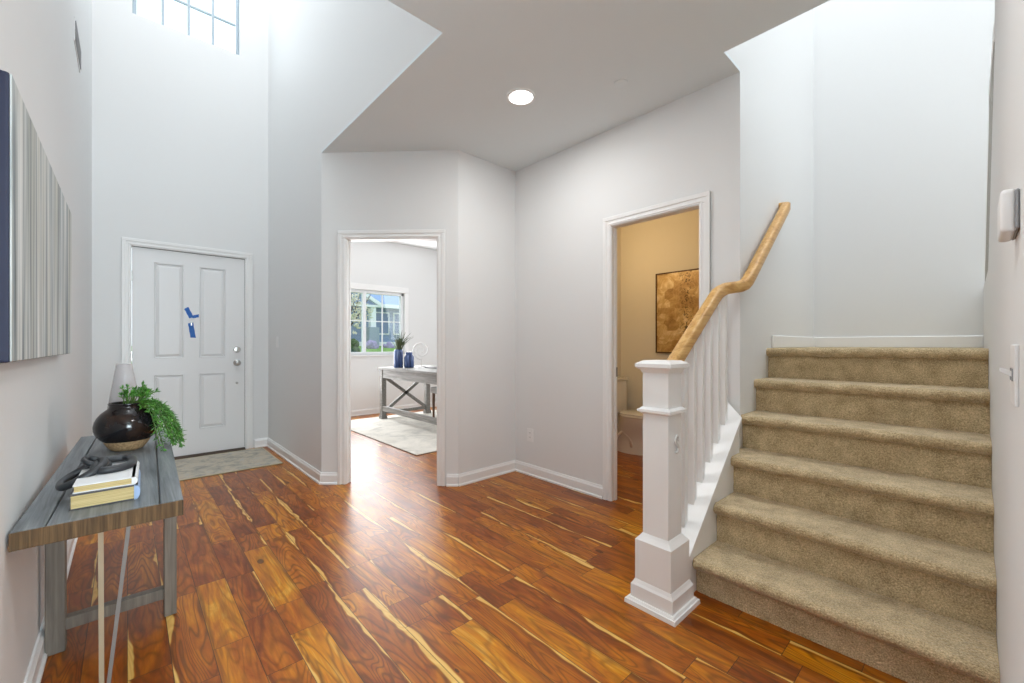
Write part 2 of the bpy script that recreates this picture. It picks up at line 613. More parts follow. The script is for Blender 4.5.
# ---- door casings (profiled)
def casing_profile(mb, a0, a1, z1, w=0.068, t=0.018, f=None):
    """front-side casing around opening a0..a1, top z1; local (s, depth toward viewer negative, z)"""
    for d0, d1, k0, k1 in ((0.0, t * .65, 0.0, 1.0), (0.0, t, 0.55, 1.0), (0.0, t * .85, 0.12, 0.3)):
        i, o_ = w * k0 + .004, w * k1 + .004
        mb.box((a0 - o_, -d1, 0), (a0 - i, d0, z1 + i), 0.003, 1)
        mb.box((a1 + i, -d1, 0), (a1 + o_, d0, z1 + i), 0.003, 1)
        mb.box((a0 - o_, -d1, z1 + i), (a1 + o_, d0, z1 + o_), 0.003, 1)
    return mb


mb = casing_profile(MB(), 0.030, 0.975, 2.133)
mb.box((0.018, -0.002, 0), (0.030, 0.14, 2.133)).box((0.975, -0.002, 0), (0.987, 0.14, 2.133)).box((0.018, -0.002, 2.133), (0.987, 0.14, 2.148))
mb.xf(lambda v: Vector((v.x, YF + v.y, v.z)))
tag(mb.build('trim_1', M_TRIM, kind='structure'), 'white casing around the front door', 'door casing')
mb = casing_profile(MB(), OS0 + .012, OS1 - .012, OZ - .012)
mb.box((OS0, -0.002, 0), (OS0 + .012, 0.08, OZ)).box((OS1 - .012, -0.002, 0), (OS1, 0.08, OZ)).box((OS0, -0.002, OZ - .012), (OS1, 0.08, OZ))
mb.box((OS0 + .012, .05, 0), (OS0 + .018, .07, OZ - .012)).box((OS1 - .018, .05, 0), (OS1 - .012, .07, OZ - .012))
tag(mb.xf(diag).build('trim_2', M_TRIM, kind='structure'), 'white casing around the office doorway', 'door casing')
mb = casing_profile(MB(), 1.161, 1.810, 2.054)
mb.box((1.149, -0.002, 0), (1.161, 0.07, 2.066)).box((1.810, -0.002, 0), (1.822, 0.07, 2.066)).box((1.149, -0.002, 2.054), (1.822, 0.07, 2.066))
mb.box((1.804, .035, 0), (1.810, .06, 2.054))
mb.xf(lambda v: Vector((XB + v.y, v.x, v.z)))
tt = tag(mb.build('trim_3', M_TRIM, kind='structure'), 'white casing around the powder room doorway', 'door casing')
tag(MB().box((XB + .045, 1.801, 0.93), (XB + .062, 1.8105, 1.0)).build('strike_plate', M_IRON, tt), 'small metal strike plate')

# ---- front door
door = thing('door_1', (0.5, YF, 0), 'white four-panel front door with blue tape on it', 'door', kind='structure')
DL, DR, DZ0, DZ1, DYF = 0.033, 0.972, 0.022, 2.128, YF + 0.012
PAN = [(0.197, 1.035, 0.431, 1.995), (0.563, 1.035, 0.793, 1.995), (0.197, 0.28, 0.431, 0.865), (0.563, 0.28, 0.793, 0.865)]
mb = MB()
for a, c, b, d in cells((DL, DZ0), (DR, DZ1), PAN):
    mb.box((a, DYF, c), (b, DYF + .04, d))
mb.box((DL + .02, DYF + .014, DZ0 + .02), (DR - .02, DYF + .035, DZ1 - .02))
mb.build('door_leaf', M_DOOR, door)
for a, c, b, d in PAN:
    mb = MB()
    # raised field with a bevelled border and a moulding bead
    k = 0.040
    z = DYF
    v = mb.bm.verts
    o4 = [v.new((x, z + .013, y)) for x, y in ((a + .012, c + .012), (b - .012, c + .012), (b - .012, d - .012), (a + .012, d - .012))]
    i4 = [v.new((x, z + .002, y)) for x, y in ((a + k, c + k), (b - k, c + k), (b - k, d - k), (a + k, d - k))]
    for i in range(4):
        mb.bm.faces.new((o4[i], o4[(i + 1) % 4], i4[(i + 1) % 4], i4[i]))
    mb.bm.faces.new(i4)
    for lo, hi in (((a, z, c), (a + .012, z + .012, d)), ((b - .012, z, c), (b, z + .012, d)), ((a, z, c), (b, z + .012, c + .012)), ((a, z, d - .012), (b, z + .012, d))):
        mb.box(lo, hi, 0.005, 1)
    mb.build('door_panel', M_DOOR, door)
for z in (1.844, 1.058, 0.25):
    MB().box((DL - .012, DYF - .012, z - .05), (DL + .004, DYF + .004, z + .05), 0.003, 1).build('hinge', M_STEEL, door)


def rosette(mb, x, z, r, y):
    n = 28
    for (r0, y0), (r1, y1) in zip([(r, 0), (r, .008), (r * .8, .014), (0.001, .016)], [(r, .008), (r * .8, .014), (0.001, .016), (0.0005, .016)]):
        pass
    mb.lathe([(r, 0), (r, .008), (r * .82, .014), (r * .3, .016)], (0, 0, 0), n)
    return mb


def onface(x, z, y=DYF):
    return lambda v: Vector((x + v.x, y - v.z, z + v.y))


k_ = MB().lathe([(.034, 0), (.034, .006), (.027, .012), (.013, .014), (.012, .034), (.022, .040), (.029, .050), (.029, .060), (.022, .068), (.004, .071)], (0, 0, 0), 28)
kn = k_.xf(onface(0.899, 0.972)).build('door_knob', M_STEEL, door, smooth=True)
k_ = MB().lathe([(.033, 0), (.033, .010), (.028, .020), (.012, .022)], (0, 0, 0), 28).box((-.004, -.018, .02), (.004, .018, .036), .002, 1)
k_.xf(onface(0.901, 1.117)).build('deadbolt', M_STEEL, door, smooth=True, angle=40)
MB().lathe([(.013, 0), (.013, .006), (.008, .010), (.001, .011)], (0, 0, 0), 16).xf(onface(0.899, 0.748)).build('lower_bolt', M_STEEL, door, smooth=True)
MB().box((.972, DYF - .004, 0.94), (.9755, DYF + .03, 1.01)).build('strike_plate', M_IRON, door)
MB().box((DL - .004, DYF - .004, 2.128), (DR + .003, DYF + .03, 2.132)).build('head_seal', M_DARK, door)
MB().box((DR, DYF - .001, 0.03), (DR + .0025, DYF + .03, 2.128)).build('weather_seal', M_DARK, door)
mb = MB().prism([(YF - .035, 0), (YF + .14, 0), (YF + .14, .021), (YF + .0, .021), (YF - .035, .006)], 'x', 0.0305, 0.9745)
tag(mb.build('threshold', mat('bronze_threshold', (0.07, 0.045, 0.03), 0.4, 0.4), door), 'dark bronze threshold')
# blue tape pieces and a hanging key
M_TAPE = mat('blue_painter_tape', rgb('#1f63b5'), 0.55)


def tape(name, p0, p1, w, label):
    p0, p1 = Vector(p0), Vector(p1)
    d = (p1 - p0)
    L_ = d.length
    d.normalize()
    nn = Vector((-d.y, d.x))
    mb = MB()
    n = 7
    rows = []
    for i in range(n + 1):
        t_ = i / n
        c = p0 + d * (L_ * t_)
        ww = w * (1 + .06 * math.sin(i * 2.1))
        e = 0.004 * (1 if i % 2 else -1) if i in (0, n) else 0
        lift = .0012 + .0016 * abs(math.sin(i * 1.3))
        for (q, y) in ((c + nn * ww / 2 + d * e, lift), (c - nn * ww / 2 - d * e, lift)):
            rows.append(q.to_tuple() + (y,))
    V1 = [mb.bm.verts.new((x, DYF - y, z)) for x, z, y in rows]
    V0 = [mb.bm.verts.new((x, DYF, z)) for x, z, y in rows]
    for i in range(n):
        a, b, c, e = 2 * i, 2 * i + 1, 2 * i + 3, 2 * i + 2
        mb.bm.faces.new((V1[a], V1[b], V1[c], V1[e]))
        mb.bm.faces.new((V0[a], V0[e], V0[c], V0[b]))
        mb.bm.faces.new((V1[a], V1[e], V0[e], V0[a]))
        mb.bm.faces.new((V1[b], V0[b], V0[c], V1[c]))
    mb.bm.faces.new((V1[0], V0[0], V0[1], V1[1]))
    mb.bm.faces.new((V1[-2], V1[-1], V0[-1], V0[-2]))
    return tag(mb.build(name, M_TAPE), label, 'tape', 'blue tape on the front door')


tape('tape_strip', (0.452, 1.555), (0.497, 1.452), 0.040, 'upper blue tape strip slanting on the front door')
tape('tape_strip', (0.478, 1.455), (0.558, 1.478), 0.030, 'short blue tape strip pointing right on the front door')
tape('tape_strip', (0.488, 1.400), (0.510, 1.245), 0.044, 'lower upright blue tape strip on the front door')
t = thing('door_key', (0.495, DYF - .004, 1.42), 'small pale key ring taped between blue strips', 'key')
MB().tube([(0.497 + .017 * math.cos(i * PI / 8), DYF - .006, 1.428 + .022 * math.sin(i * PI / 8)) for i in range(16)], .0035, 8, True, (0, 1, 0)).build('ring', mat('pale_key_metal', (.8, .82, .84), .3, .4), t, True)
MB().box((.490, DYF - .006, 1.37), (.502, DYF - .003, 1.41), .001, 1).build('blade', M_STEEL, t)


# ---- windows
def glass():
    m = bpy.data.materials.new('window_glass')
    m.use_nodes = True
    nt = m.node_tree
    nt.nodes.clear()
    o = nt.nodes.new('ShaderNodeOutputMaterial')
    mx = nt.nodes.new('ShaderNodeMixShader')
    tr = nt.nodes.new('ShaderNodeBsdfTransparent')
    tr.inputs[0].default_value = (0.95, 0.97, 0.98, 1)
    gl = nt.nodes.new('ShaderNodeBsdfGlossy')
    gl.inputs['Roughness'].default_value = 0.02
    mx.inputs[0].default_value = 0.06
    nt.links.new(tr.outputs[0], mx.inputs[1])
    nt.links.new(gl.outputs[0], mx.inputs[2])
    nt.links.new(mx.outputs[0], o.inputs[0])
    return m


M_GLASS = glass()
M_VINYL = mat('white_vinyl', (0.82, 0.84, 0.86), 0.3)
M_GRID = mat('grey_white_muntin', (0.36, 0.44, 0.50), 0.4)
# foyer window: four columns of lites
w2 = thing('window_2', (0.48, YF, 4.395), 'high foyer window with four columns of panes', 'window', kind='structure')
a, b, c, d = 0.037, 0.927, 4.395, 5.28
mb = MB()
for lo, hi in (((a, YF + .06, c), (a + .03, YF + .12, d)), ((b - .03, YF + .06, c), (b, YF + .12, d)), ((a, YF + .06, c), (b, YF + .12, c + .025)), ((a, YF + .06, d - .025), (b, YF + .12, d))):
    mb.box(lo, hi, .004, 1)
mb.build('window_frame', M_GRID, w2)
mb = MB()
for x in (0.268, 0.478, 0.688):
    mb.box((x - .011, YF + .075, c + .02), (x + .011, YF + .095, d - .02))
mb.box((a + .02, YF + .076, 4.752), (b - .02, YF + .094, 4.768))
mb.build('muntin_grid', M_GRID, w2)
MB().box((a + .02, YF + .084, c + .02), (b - .02, YF + .087, d - .02)).build('window_pane', M_GLASS, w2)
# office slider
w1 = thing('window_1', (3.0, YO, 1.0), 'white sliding office window looking onto a blue house', 'window', kind='structure')
a, b, c, d = 2.36, 3.66, 1.00, 2.09
mb = MB()
for lo, hi in (((a, YO + .03, c), (a + .05, YO + .11, d)), ((b - .05, YO + .03, c), (b, YO + .11, d)), ((a, YO + .03, c), (b, YO + .11, c + .05)), ((a, YO + .03, d - .05), (b, YO + .11, d)), ((2.915, YO + .025, c + .02), (2.968, YO + .10, d - .02))):
    mb.box(lo, hi, .005, 1)
mb.build('window_frame', M_VINYL, w1)
mb = MB()
for x in (3.27,):
    mb.box((x - .009, YO + .055, c + .04), (x + .009, YO + .075, d - .04))
mb.box((2.96, YO + .056, 1.565), (b - .04, YO + .074, 1.583))
mb.box((a + .04, YO + .056, 1.565), (2.92, YO + .074, 1.583))
mb.build('muntin_grid', M_VINYL, w1)
MB().box((a + .04, YO + .063, c + .04), (b - .04, YO + .066, d - .04)).build('window_pane', M_GLASS, w1)
MB().box((a - .03, YO - .03, c - .025), (b + .03, YO + .03, c), .006, 2).build('window_sill', M_TRIM, w1)
mb = MB()
mb.box((a - .075, YO - .016, c - .02), (a, YO, d + .09), .004, 1).box((b, YO - .016, c - .02), (b + .075, YO, d + .09), .004, 1).box((a - .075, YO - .02, d), (b + .075, YO, d + .1), .004, 1)
mb.build('window_casing', M_TRIM, w1)

# ================================================================ STAIRS
NS, XS, DX, RZ, Z1 = 6, 1.952, 0.236, 0.1966, 0.167
YL = 0.883
stair = thing('staircase', (2.7, 0.4, 0), 'beige carpeted flight of six steps up to a landing', 'staircase')


def step_profile(k):
    x = XS + DX * k
    z1 = Z1 + RZ * k
    z0 = z1 - RZ if k else 0.0
    xr = x + .042
    xe = x + DX + .042 if k < NS - 1 else XK
    pts = [(xr, z0 - (0.02 if k else 0)), (xr, z1 - .052)]
    r = .024
    cx_, cz_ = x + r, z1 - r
    pts.append((x + .020, z1 - .052))
    for i in range(8):
        a = PI * 1.15 - i / 7 * (PI * .65)
        pts.append((cx_ + r * math.cos(a), cz_ + r * math.sin(a)))
    pts += [(xe, z1), (xe, z0 - (0.02 if k else 0))]
    return pts


for k in range(NS):
    mb = MB()
    prof = step_profile(k)
    y0, y1 = YR + .001, YL - .002
    if k >= 2:
        y1 = YW - .001
    n = 44
    rows = []
    # dense rows with a little pile roughness
    dense = []
    for (p, q) in zip(prof, prof[1:] + prof[:1]):
        m_ = max(1, int(math.hypot(q[0] - p[0], q[1] - p[1]) / .03))
        m_ = min(m_, 10)
        for i in range(m_):
            dense.append((p[0] + (q[0] - p[0]) * i / m_, p[1] + (q[1] - p[1]) * i / m_))
    for j in range(n + 1):
        y = y0 + (y1 - y0) * j / n
        if k == NS - 1 and False:
            pass
        ed = max(0, 1 - (y1 - y) / .02) * .004
        rows.append([mb.bm.verts.new((x + random.gauss(0, .0012) + ed, y, z + random.gauss(0, .0012) - ed * .5)) for x, z in dense])
    for a, b in zip(rows, rows[1:]):
        for i in range(len(dense)):
            mb.bm.faces.new((a[i], a[(i + 1) % len(dense)], b[(i + 1) % len(dense)], b[i]))
    mb.bm.faces.new(rows[0])
    mb.bm.faces.new(rows[-1])
    mb.build('step', M_CARPET, stair, True, angle=70)
mb = MB()
mb.box((XS + DX * 5 + .06, -1.24, 0.95), (XK, YR - .11, Z1 + RZ * 5))
mb.build('landing', M_CARPET, stair)


def capz(x):
    return .262 + .868 * (x - 1.98)


def noz(x):
    return Z1 + RZ / DX * (x - XS)


def notch(v):
    """the cap's stair-side corner is mitred back to the wall corner"""
    if v.x > 2.6 and v.y < .9:
        v.x -= .115
        if v.z > .05:
            v.z -= .115 * .868
    return v


# knee wall under the balusters, its cap, and the skirt along the wall
mb = MB()
mb.prism([(1.87, 0), (2.669, 0), (2.669, capz(2.669) - .03), (1.87, capz(1.87) - .03)], 'y', YL, 1.01)
mb.xf(notch)
mb.build('knee_wall', M_TRIM, stair)
mb = MB()
mb.prism([(1.868, capz(1.868) - .03), (2.669, capz(2.669) - .03), (2.669, capz(2.669)), (1.868, capz(1.868))], 'y', YL - .012, 1.022)
mb.prism([(1.868, capz(1.868) - .045), (2.669, capz(2.669) - .045), (2.669, capz(2.669) - .03), (1.868, capz(1.868) - .03)], 'y', YL - .006, 1.016)
mb.xf(notch)
mb.build('sloped_cap', M_TRIM, stair)
MB().box((XK - .015, YR, Z1 + RZ * 5), (XK, YW, Z1 + RZ * 5 + .085), .004, 1).box((3.25, YW - .015, Z1 + RZ * 5), (XK - .015, YW, Z1 + RZ * 5 + .085), .004, 1).build('landing_baseboard', M_TRIM, stair)

# railing
rail = thing('stair_railing', (1.80, 0.94, 0), 'white newel post and balusters under a light oak handrail', 'railing')
NX, NY = 1.793, 0.947


def sq(mb, w0, w1, z0, z1, bev=.003):
    """square frustum"""
    v0 = [mb.bm.verts.new((NX + sx * w0 / 2, NY + sy * w0 / 2, z0)) for sx, sy in ((-1, -1), (1, -1), (1, 1), (-1, 1))]
    v1 = [mb.bm.verts.new((NX + sx * w1 / 2, NY + sy * w1 / 2, z1)) for sx, sy in ((-1, -1), (1, -1), (1, 1), (-1, 1))]
    for i in range(4):
        mb.bm.faces.new((v0[i], v0[(i + 1) % 4], v1[(i + 1) % 4], v1[i]))
    mb.bm.faces.new(v0[::-1])
    mb.bm.faces.new(v1)


mb = MB()
sq(mb, .122, .122, 0.25, 1.06)
newel = mb.build('newel_post', M_TRIM, rail)
mb = MB()
sq(mb, .172, .172, 0.02, .287)
sq(mb, .172, .160, .287, .294)
sq(mb, .160, .140, .294, .306)
sq(mb, .140, .126, .306, .316)
mb.build('plinth', M_TRIM, newel)
mb = MB()
sq(mb, .242, .238, 0, .018)
sq(mb, .226, .215, .018, .028)
sq(mb, .200, .200, .028, .085)
sq(mb, .200, .186, .085, .095)
sq(mb, .186, .174, .095, .108)
mb.build('base_moulding', M_TRIM, newel)
mb = MB()
sq(mb, .126, .148, .858, .868)
sq(mb, .158, .158, .868, .880)
sq(mb, .146, .128, .880, .890)
mb.build('collar', M_TRIM, newel)
mb = MB()
sq(mb, .126, .142, 1.044, 1.060)
sq(mb, .150, .166, 1.060, 1.070)
sq(mb, .172, .172, 1.070, 1.086)
sq(mb, .172, .120, 1.086, 1.100)
mb.build('newel_cap', M_TRIM, newel)
# S hooks on the newel's stair-side face
mb = MB()
pts = []
hx, hz = 1.800, .728
for i in range(15):
    a = -PI * .15 + i / 14 * PI * 1.25
    pts.append((hx + .014 * math.cos(a), NY - .0665, hz + .020 + .018 * math.sin(a)))
for i in range(15):
    a = PI * .5 - i / 14 * PI * 1.25
    pts.append((hx + .014 * math.cos(a), NY - .0665, hz - .020 + .018 * math.sin(a)))
mb.tube(pts, .0052, 8, False, (0, 1, 0))
tag(mb.build('hook', mat('white_hook', (.70, .70, .69), .3, .3), newel, True), 'white S-shaped hook')


def railz(x):
    return 1.047 + .74 * (x - 1.86)


for k in range(6):
    x = 2.015 + .1 * k
    y, w = .955, .016
    mb = MB()
    mb.prism([(x - w, capz(x - w)), (x + w, capz(x + w)), (x + w, railz(x + w) - .03), (x - w, railz(x - w) - .03)], 'y', y - w, y + w)
    mb.build('baluster', M_TRIM, rail)
# handrail: sloped run, level jog to the wall, wall-mounted run with a return
path = [(1.862, .950, railz(1.862)), (2.0, .950, railz(2.0)), (2.2, .950, railz(2.2)), (2.37, .950, railz(2.37)), (2.41, .948, railz(2.41)), (2.45, .942, 1.474),
        (2.49, .930, 1.490), (2.54, .912, 1.498), (2.59, .894, 1.506), (2.63, .882, 1.520), (2.66, .876, 1.542), (2.70, .875, 1.574)]
zz = lambda x: 1.574 + .80 * (x - 2.70)
path += [(x, .875, zz(x)) for x in (2.85, 3.05, 3.25, 3.40)]
path += [(3.425, .880, zz(3.415)), (3.435, .895, zz(3.42)), (3.437, .929, zz(3.42))]
sect = []
for i in range(20):
    a = 2 * PI * i / 20
    ca, sa = math.cos(a), math.sin(a)
    sect.append((.029 * math.copysign(abs(ca) ** .6, ca), .031 * math.copysign(abs(sa) ** .6, sa) - (.004 if sa < -.3 else 0)))
MB().sweep(path, sect).build('handrail', M_OAK, rail, True, angle=50)
for x in (2.76, 3.34):
    MB().tube([(x, .93, zz(x) - .06), (x, .90, zz(x) - .06), (x, .876, zz(x) - .028)], .007, 8).build('wall_bracket', M_STEEL, rail, True)

# sloped rail board along the upper flight, on top of the near wall
sr = thing('upper_rail', (2.8, YR - .05, 1.9), 'slanted taupe rail board of the upper flight behind the right wall', 'rail')
sl = (2.31 - 1.56) / (3.30 - 2.395)
lnz = lambda x: 2.31 - sl * (x - 2.395)
MB().prism([(2.40, lnz(2.40)), (3.30, lnz(3.30)), (3.90, lnz(3.30)), (2.98, lnz(2.40))], 'y', YR + .001, YR - .06).build('rail_board', M_TAUPE, sr)
MB().prism([(2.395, 2.31), (3.02, 2.31), (3.02, 2.36), (2.395, 2.38)], 'y', YR + .003, YR - .09).build('rail_cap', M_TRIM, sr)
MB().prism([(2.98, lnz(2.40)), (3.90, lnz(3.30)), (3.96, lnz(3.30)), (3.04, lnz(2.40))], 'y', YR + .002, YR - .07).build('rail_edge', M_TRIM, sr)


# ================================================================ WALL AND CEILING FIXTURES
def downlight(x, y, label):
    t = thing('recessed_light', (x, y, H), label, 'ceiling light', 'recessed hall lights')
    mb = MB()
    mb.lathe([(.095, -.0005), (.094, -.006), (.088, -.009), (.078, -.006), (.076, -.001)], (x, y, H), 40, False)
    mb.build('trim_ring', M_PLASTIC, t, True)
    m = bpy.data.materials.get('lit_diffuser')
    if m is None:
        m = mat('lit_diffuser', (1, 1, 1), .5)
        bb = m.node_tree.nodes['Principled BSDF']
        bb.inputs['Emission Color'].default_value = (1, .98, .94, 1)
        bb.inputs['Emission Strength'].default_value = 6.0
    MB().lathe([(.079, -.001), (.077, -.004), (.04, -.006), (.001, -.0065)], (x, y, H), 40, False).build('diffuser', m, t, True)


downlight(1.892, 1.979, 'lit round recessed light in the hall ceiling')
tag(MB().lathe([(.042, 0), (.041, -.004), (.02, -.006), (.001, -.006)], (2.247, 1.457, H), 28).build('sprinkler_cover', M_CEIL, smooth=True, angle=40),
    'small round ceiling-coloured cover disc near the stairs', 'ceiling cover')

# wall register
t = thing('wall_register', (XL, 3.93, 3.11), 'grey wall register high on the left wall above the canvas', 'vent')
MB().box((XL, 3.72, 3.045), (XL + .005, 4.15, 3.19), .002, 1).build('register_frame', M_PLASTIC, t)
mb = MB()
for i in range(8):
    z = 3.062 + i * .0155
    mb.box((XL + .003, 3.74, z), (XL + .009, 4.13, z + .006), rot=Euler((0, .5, 0)).to_matrix())
mb.build('louvre', M_IRON, t)


def plate(name, loc, nrm, label, cat, w=.072, h=.117, kind='toggle', n=1, group=None):
    """cover plate standing on a wall, local (s, out, z)"""
    nrm = Vector((*nrm, 0))
    sd = Vector((-nrm.y, nrm.x, 0))
    o = Vector(loc)
    f = lambda v: o + sd * v.x + nrm * v.y + Vector((0, 0, v.z))
    t = thing(name, loc, label, cat, group)
    w = w + .046 * (n - 1)
    MB().box((-w / 2, 0, -h / 2), (w / 2, .006, h / 2), .004, 2).xf(f).build('cover_plate', M_PLASTIC, t)
    for i in range(n):
        cx_ = (i - (n - 1) / 2) * .046
        if kind == 'toggle':
            MB().box((cx_ - .006, .004, -.012), (cx_ + .006, .008, .012)).xf(f).build('toggle_slot', M_IRON, t)
            MB().prism([(.004, -.006), (.022, .006), (.022, .012), (.004, .006)], 'x', cx_ - .0045, cx_ + .0045).xf(f).build('toggle', M_PLASTIC, t)
        elif kind == 'rocker':
            MB().box((cx_ - .016, .004, -.033), (cx_ + .016, .009, .033), .002, 1).xf(f).build('rocker', M_PLASTIC, t)
        else:
            for zz_ in (-.02, .02):
                MB().box((cx_ - .016, .004, zz_ - .014), (cx_ + .016, .008, zz_ + .014), .004, 2).xf(f).build('socket', M_PLASTIC, t)
                mb = MB()
                for dx in (-.006, .006):
                    mb.box((cx_ + dx - .0012, .007, zz_ - .003), (cx_ + dx + .0012, .0086, zz_ + .006))
                mb.xf(f).build('slot', M_DARK, t)
    return t


plate('outlet', (XB, 2.67, .36), (-1, 0), 'white duplex outlet low on the wall left of the powder room', 'outlet', kind='outlet')
plate('light_switch', (XE, 5.09, 1.20), (-1, 0), 'white rocker switch right of the front door', 'light switch', kind='rocker')
plate('light_switch', (1.285, YR, 1.112), (0, 1), 'white toggle switch plate on the near right wall under the thermostat', 'light switch', n=2)
plate('light_switch', (XK, -.125, 2.94), (-1, 0), 'tiny switch plate high on the stairwell back wall', 'light switch', kind='rocker')
t = thing('thermostat', (1.27, YR, 1.42), 'white rounded thermostat on the near right wall', 'thermostat')
MB().box((1.200, YR, 1.383), (1.335, YR + .006, 1.457), .003, 1).build('back_plate', M_IRON, t)
MB().box((1.205, YR + .004, 1.380), (1.330, YR + .024, 1.460), .008, 3).build('housing', M_PLASTIC, t, True, angle=50)

# ================================================================ CANVAS
M_SIDE = mat('navy_canvas_side', rgb('#141a38'), 0.6)


def streak_mat():
    m = mat('streaked_paint', (.6, .62, .62), .55, spec=.3)
    t = NT(m)
    o = t.obj()
    f1 = t.noise(t.scale(o, (0, 11, .5)), 1.0, 5, .62, .6)
    f2 = t.noise(t.scale(o, (0, 36, .7)), 1.0, 4, .7, .4)
    f3 = t.noise(t.scale(o, (0, 8, .8)), 1.0, 3, .5, .2)
    k = t.math('ADD', t.math('MULTIPLY', f1, .6), t.math('MULTIPLY', f2, .4))
    c1 = t.ramp(k, [(.38, rgb('#56626a')), (.45, rgb('#98a3a8')), (.51, rgb('#cdd3d5')), (.60, rgb('#eceeee'))])
    c2 = t.ramp(f3, [(.35, (1, 1, 1)), (.62, rgb('#e2dfd6'))])
    mx = t.n('ShaderNodeMix', data_type='RGBA', blend_type='MULTIPLY')
    mx.inputs[0].default_value = 1.0
    t.link(c1, mx.inputs[6])
    t.link(c2, mx.inputs[7])
    t.link(mx.outputs[2], t.b.inputs['Base Color'])
    t.bump(k, .2, .003)
    return m


t = thing('canvas_painting', (XL, 2.24, 1.13), 'canvas painted in grey and white vertical streaks with navy sides', 'painting')
MB().box((XL + .001, 1.52, 1.128), (-.2035, 2.976, 1.81), .006, 2).build('stretched_canvas', M_SIDE, t)
MB().box((-.2045, 1.524, 1.130), (-.2005, 2.972, 1.808), .0015, 1).build('painted_face', streak_mat(), t)

# ================================================================ CONSOLE TABLE
TZ, TT = .66, .052
SK = .0296


def skew(v):
    return Vector((v.x + SK * (v.y - 1.757), v.y - SK * v.x * .0, v.z))


TX0, TX1, TY0, TY1 = -.237, .137, 1.757, 3.33
tab = thing('console_table', (0, 2.4, 0), 'low console table of weathered grey planks against the left wall', 'table')
cuts = [TX0, TX0 + .066, .077, TX1]
for i in range(3):
    a, b = cuts[i] + (.0015 if i else 0), cuts[i + 1] - (.0015 if i < 2 else 0)
    mb = MB().box((a, TY0 + .002, TZ - .02), (b, TY1, TZ), .003, 1)
    mb.xf(skew).build('top_plank', M_TABLE, tab)
MB().box((TX0 + .002, TY0 + .0035, TZ - TT), (TX1 - .002, TY1 - .002, TZ - .018)).xf(skew).build('underside', M_LEG, tab)
MB().box((TX0, TY0, TZ - TT), (TX1, TY0 + .004, TZ - .002), .001, 1).xf(skew).build('sawn_edge', M_EDGE, tab)
MB().box((TX1 - .004, TY0 + .002, TZ - TT), (TX1, TY1, TZ - .002), .001, 1).xf(skew).build('long_edge', M_TABLE, tab)
for a, b in ((-.228, -.174), (.116, .159)):
    MB().box((a, 2.335, 0), (b, 2.39, TZ - TT), .003, 1).build('leg', M_LEG, tab)
MB().box((-.176, 2.345, .075), (.118, 2.385, .12), .002, 1).build('stretcher', M_LEG, tab)
for p0, p1, r, m, l in (((-.060, 1.800, .635), (-.0605, 1.885, 0), .0062, M_BRASS, 'pale brass rod'), ((.004, 1.79, .607), (-.0515, 1.90, 0), .005, M_ROD, 'steel rod')):
    s_ = [(-r, -r), (r, -r), (r, r), (-r, r)]
    tag(MB().sweep([p0, p1], s_, (0, 1, 0)).build('brace_rod', m, tab), l)

# ---- books
M_PAGE = mat('page_block', rgb('#d6c08c'), .8)
t_ = NT(M_PAGE)
t_.link(t_.ramp(t_.noise(t_.scale(t_.obj(), (6, 6, 900)), 1.0, 2), [(.35, rgb('#b79f68')), (.65, rgb('#dcc894'))]), t_.b.inputs['Base Color'])


def book(loc, w, l, h, ang, cover, label, spine_cover):
    """pages show on the near (-y) side, spine on the right"""
    t = thing('book', loc, label, 'book', 'books on the console table')
    R = Matrix.Rotation(ang, 3, 'Z')
    o = Vector(loc)
    f = lambda v: o + R @ v
    ct = .0035
    MB().box((-w / 2 + .003, -l / 2 + .004, ct), (w / 2 - .008, l / 2 - .004, h - ct)).xf(f).build('pages', M_PAGE, t)
    mb = MB()
    mb.box((-w / 2, -l / 2, 0), (w / 2, l / 2, ct), .001, 1).box((-w / 2, -l / 2, h - ct), (w / 2, l / 2, h), .001, 1)
    mb.xf(f).build('cover', cover, t)
    sp = [(w / 2 - .010, 0), (w / 2 - .002, 0), (w / 2 + .004, h * .25), (w / 2 + .0055, h * .5), (w / 2 + .004, h * .75), (w / 2 - .002, h), (w / 2 - .010, h)]
    MB().prism(sp, 'y', -l / 2, l / 2).xf(f).build('spine', spine_cover, t)
    return t


M_WHITECOV = mat('white_cover', (.80, .81, .82), .35)
M_DKCOV = mat('dark_cover', (.06, .06, .07), .4)
M_BLUECOV = mat('pale_blue_spine', rgb('#9db4d6'), .4)
book((-.050, 1.995, TZ), .158, .262, .047, -.02, M_DKCOV, 'thick lower book with cream pages on the console table', M_BLUECOV)
book((-.048, 2.005, TZ + .0472), .146, .262, .025, -.035, M_WHITECOV, 'thinner white-covered book lying on the thick book', M_WHITECOV)

# ---- chain links
M_LINK = mat('black_charcoal_finish', (.022, .024, .028), .42)


def oval(rx, ry, n=40, e=.75):
    out = []
    for i in range(n):
        a = 2 * PI * i / n
        ca, sa = math.cos(a), math.sin(a)
        out.append(Vector((rx * math.copysign(abs(ca) ** e, ca), ry * math.copysign(abs(sa) ** e, sa), 0)))
    return out


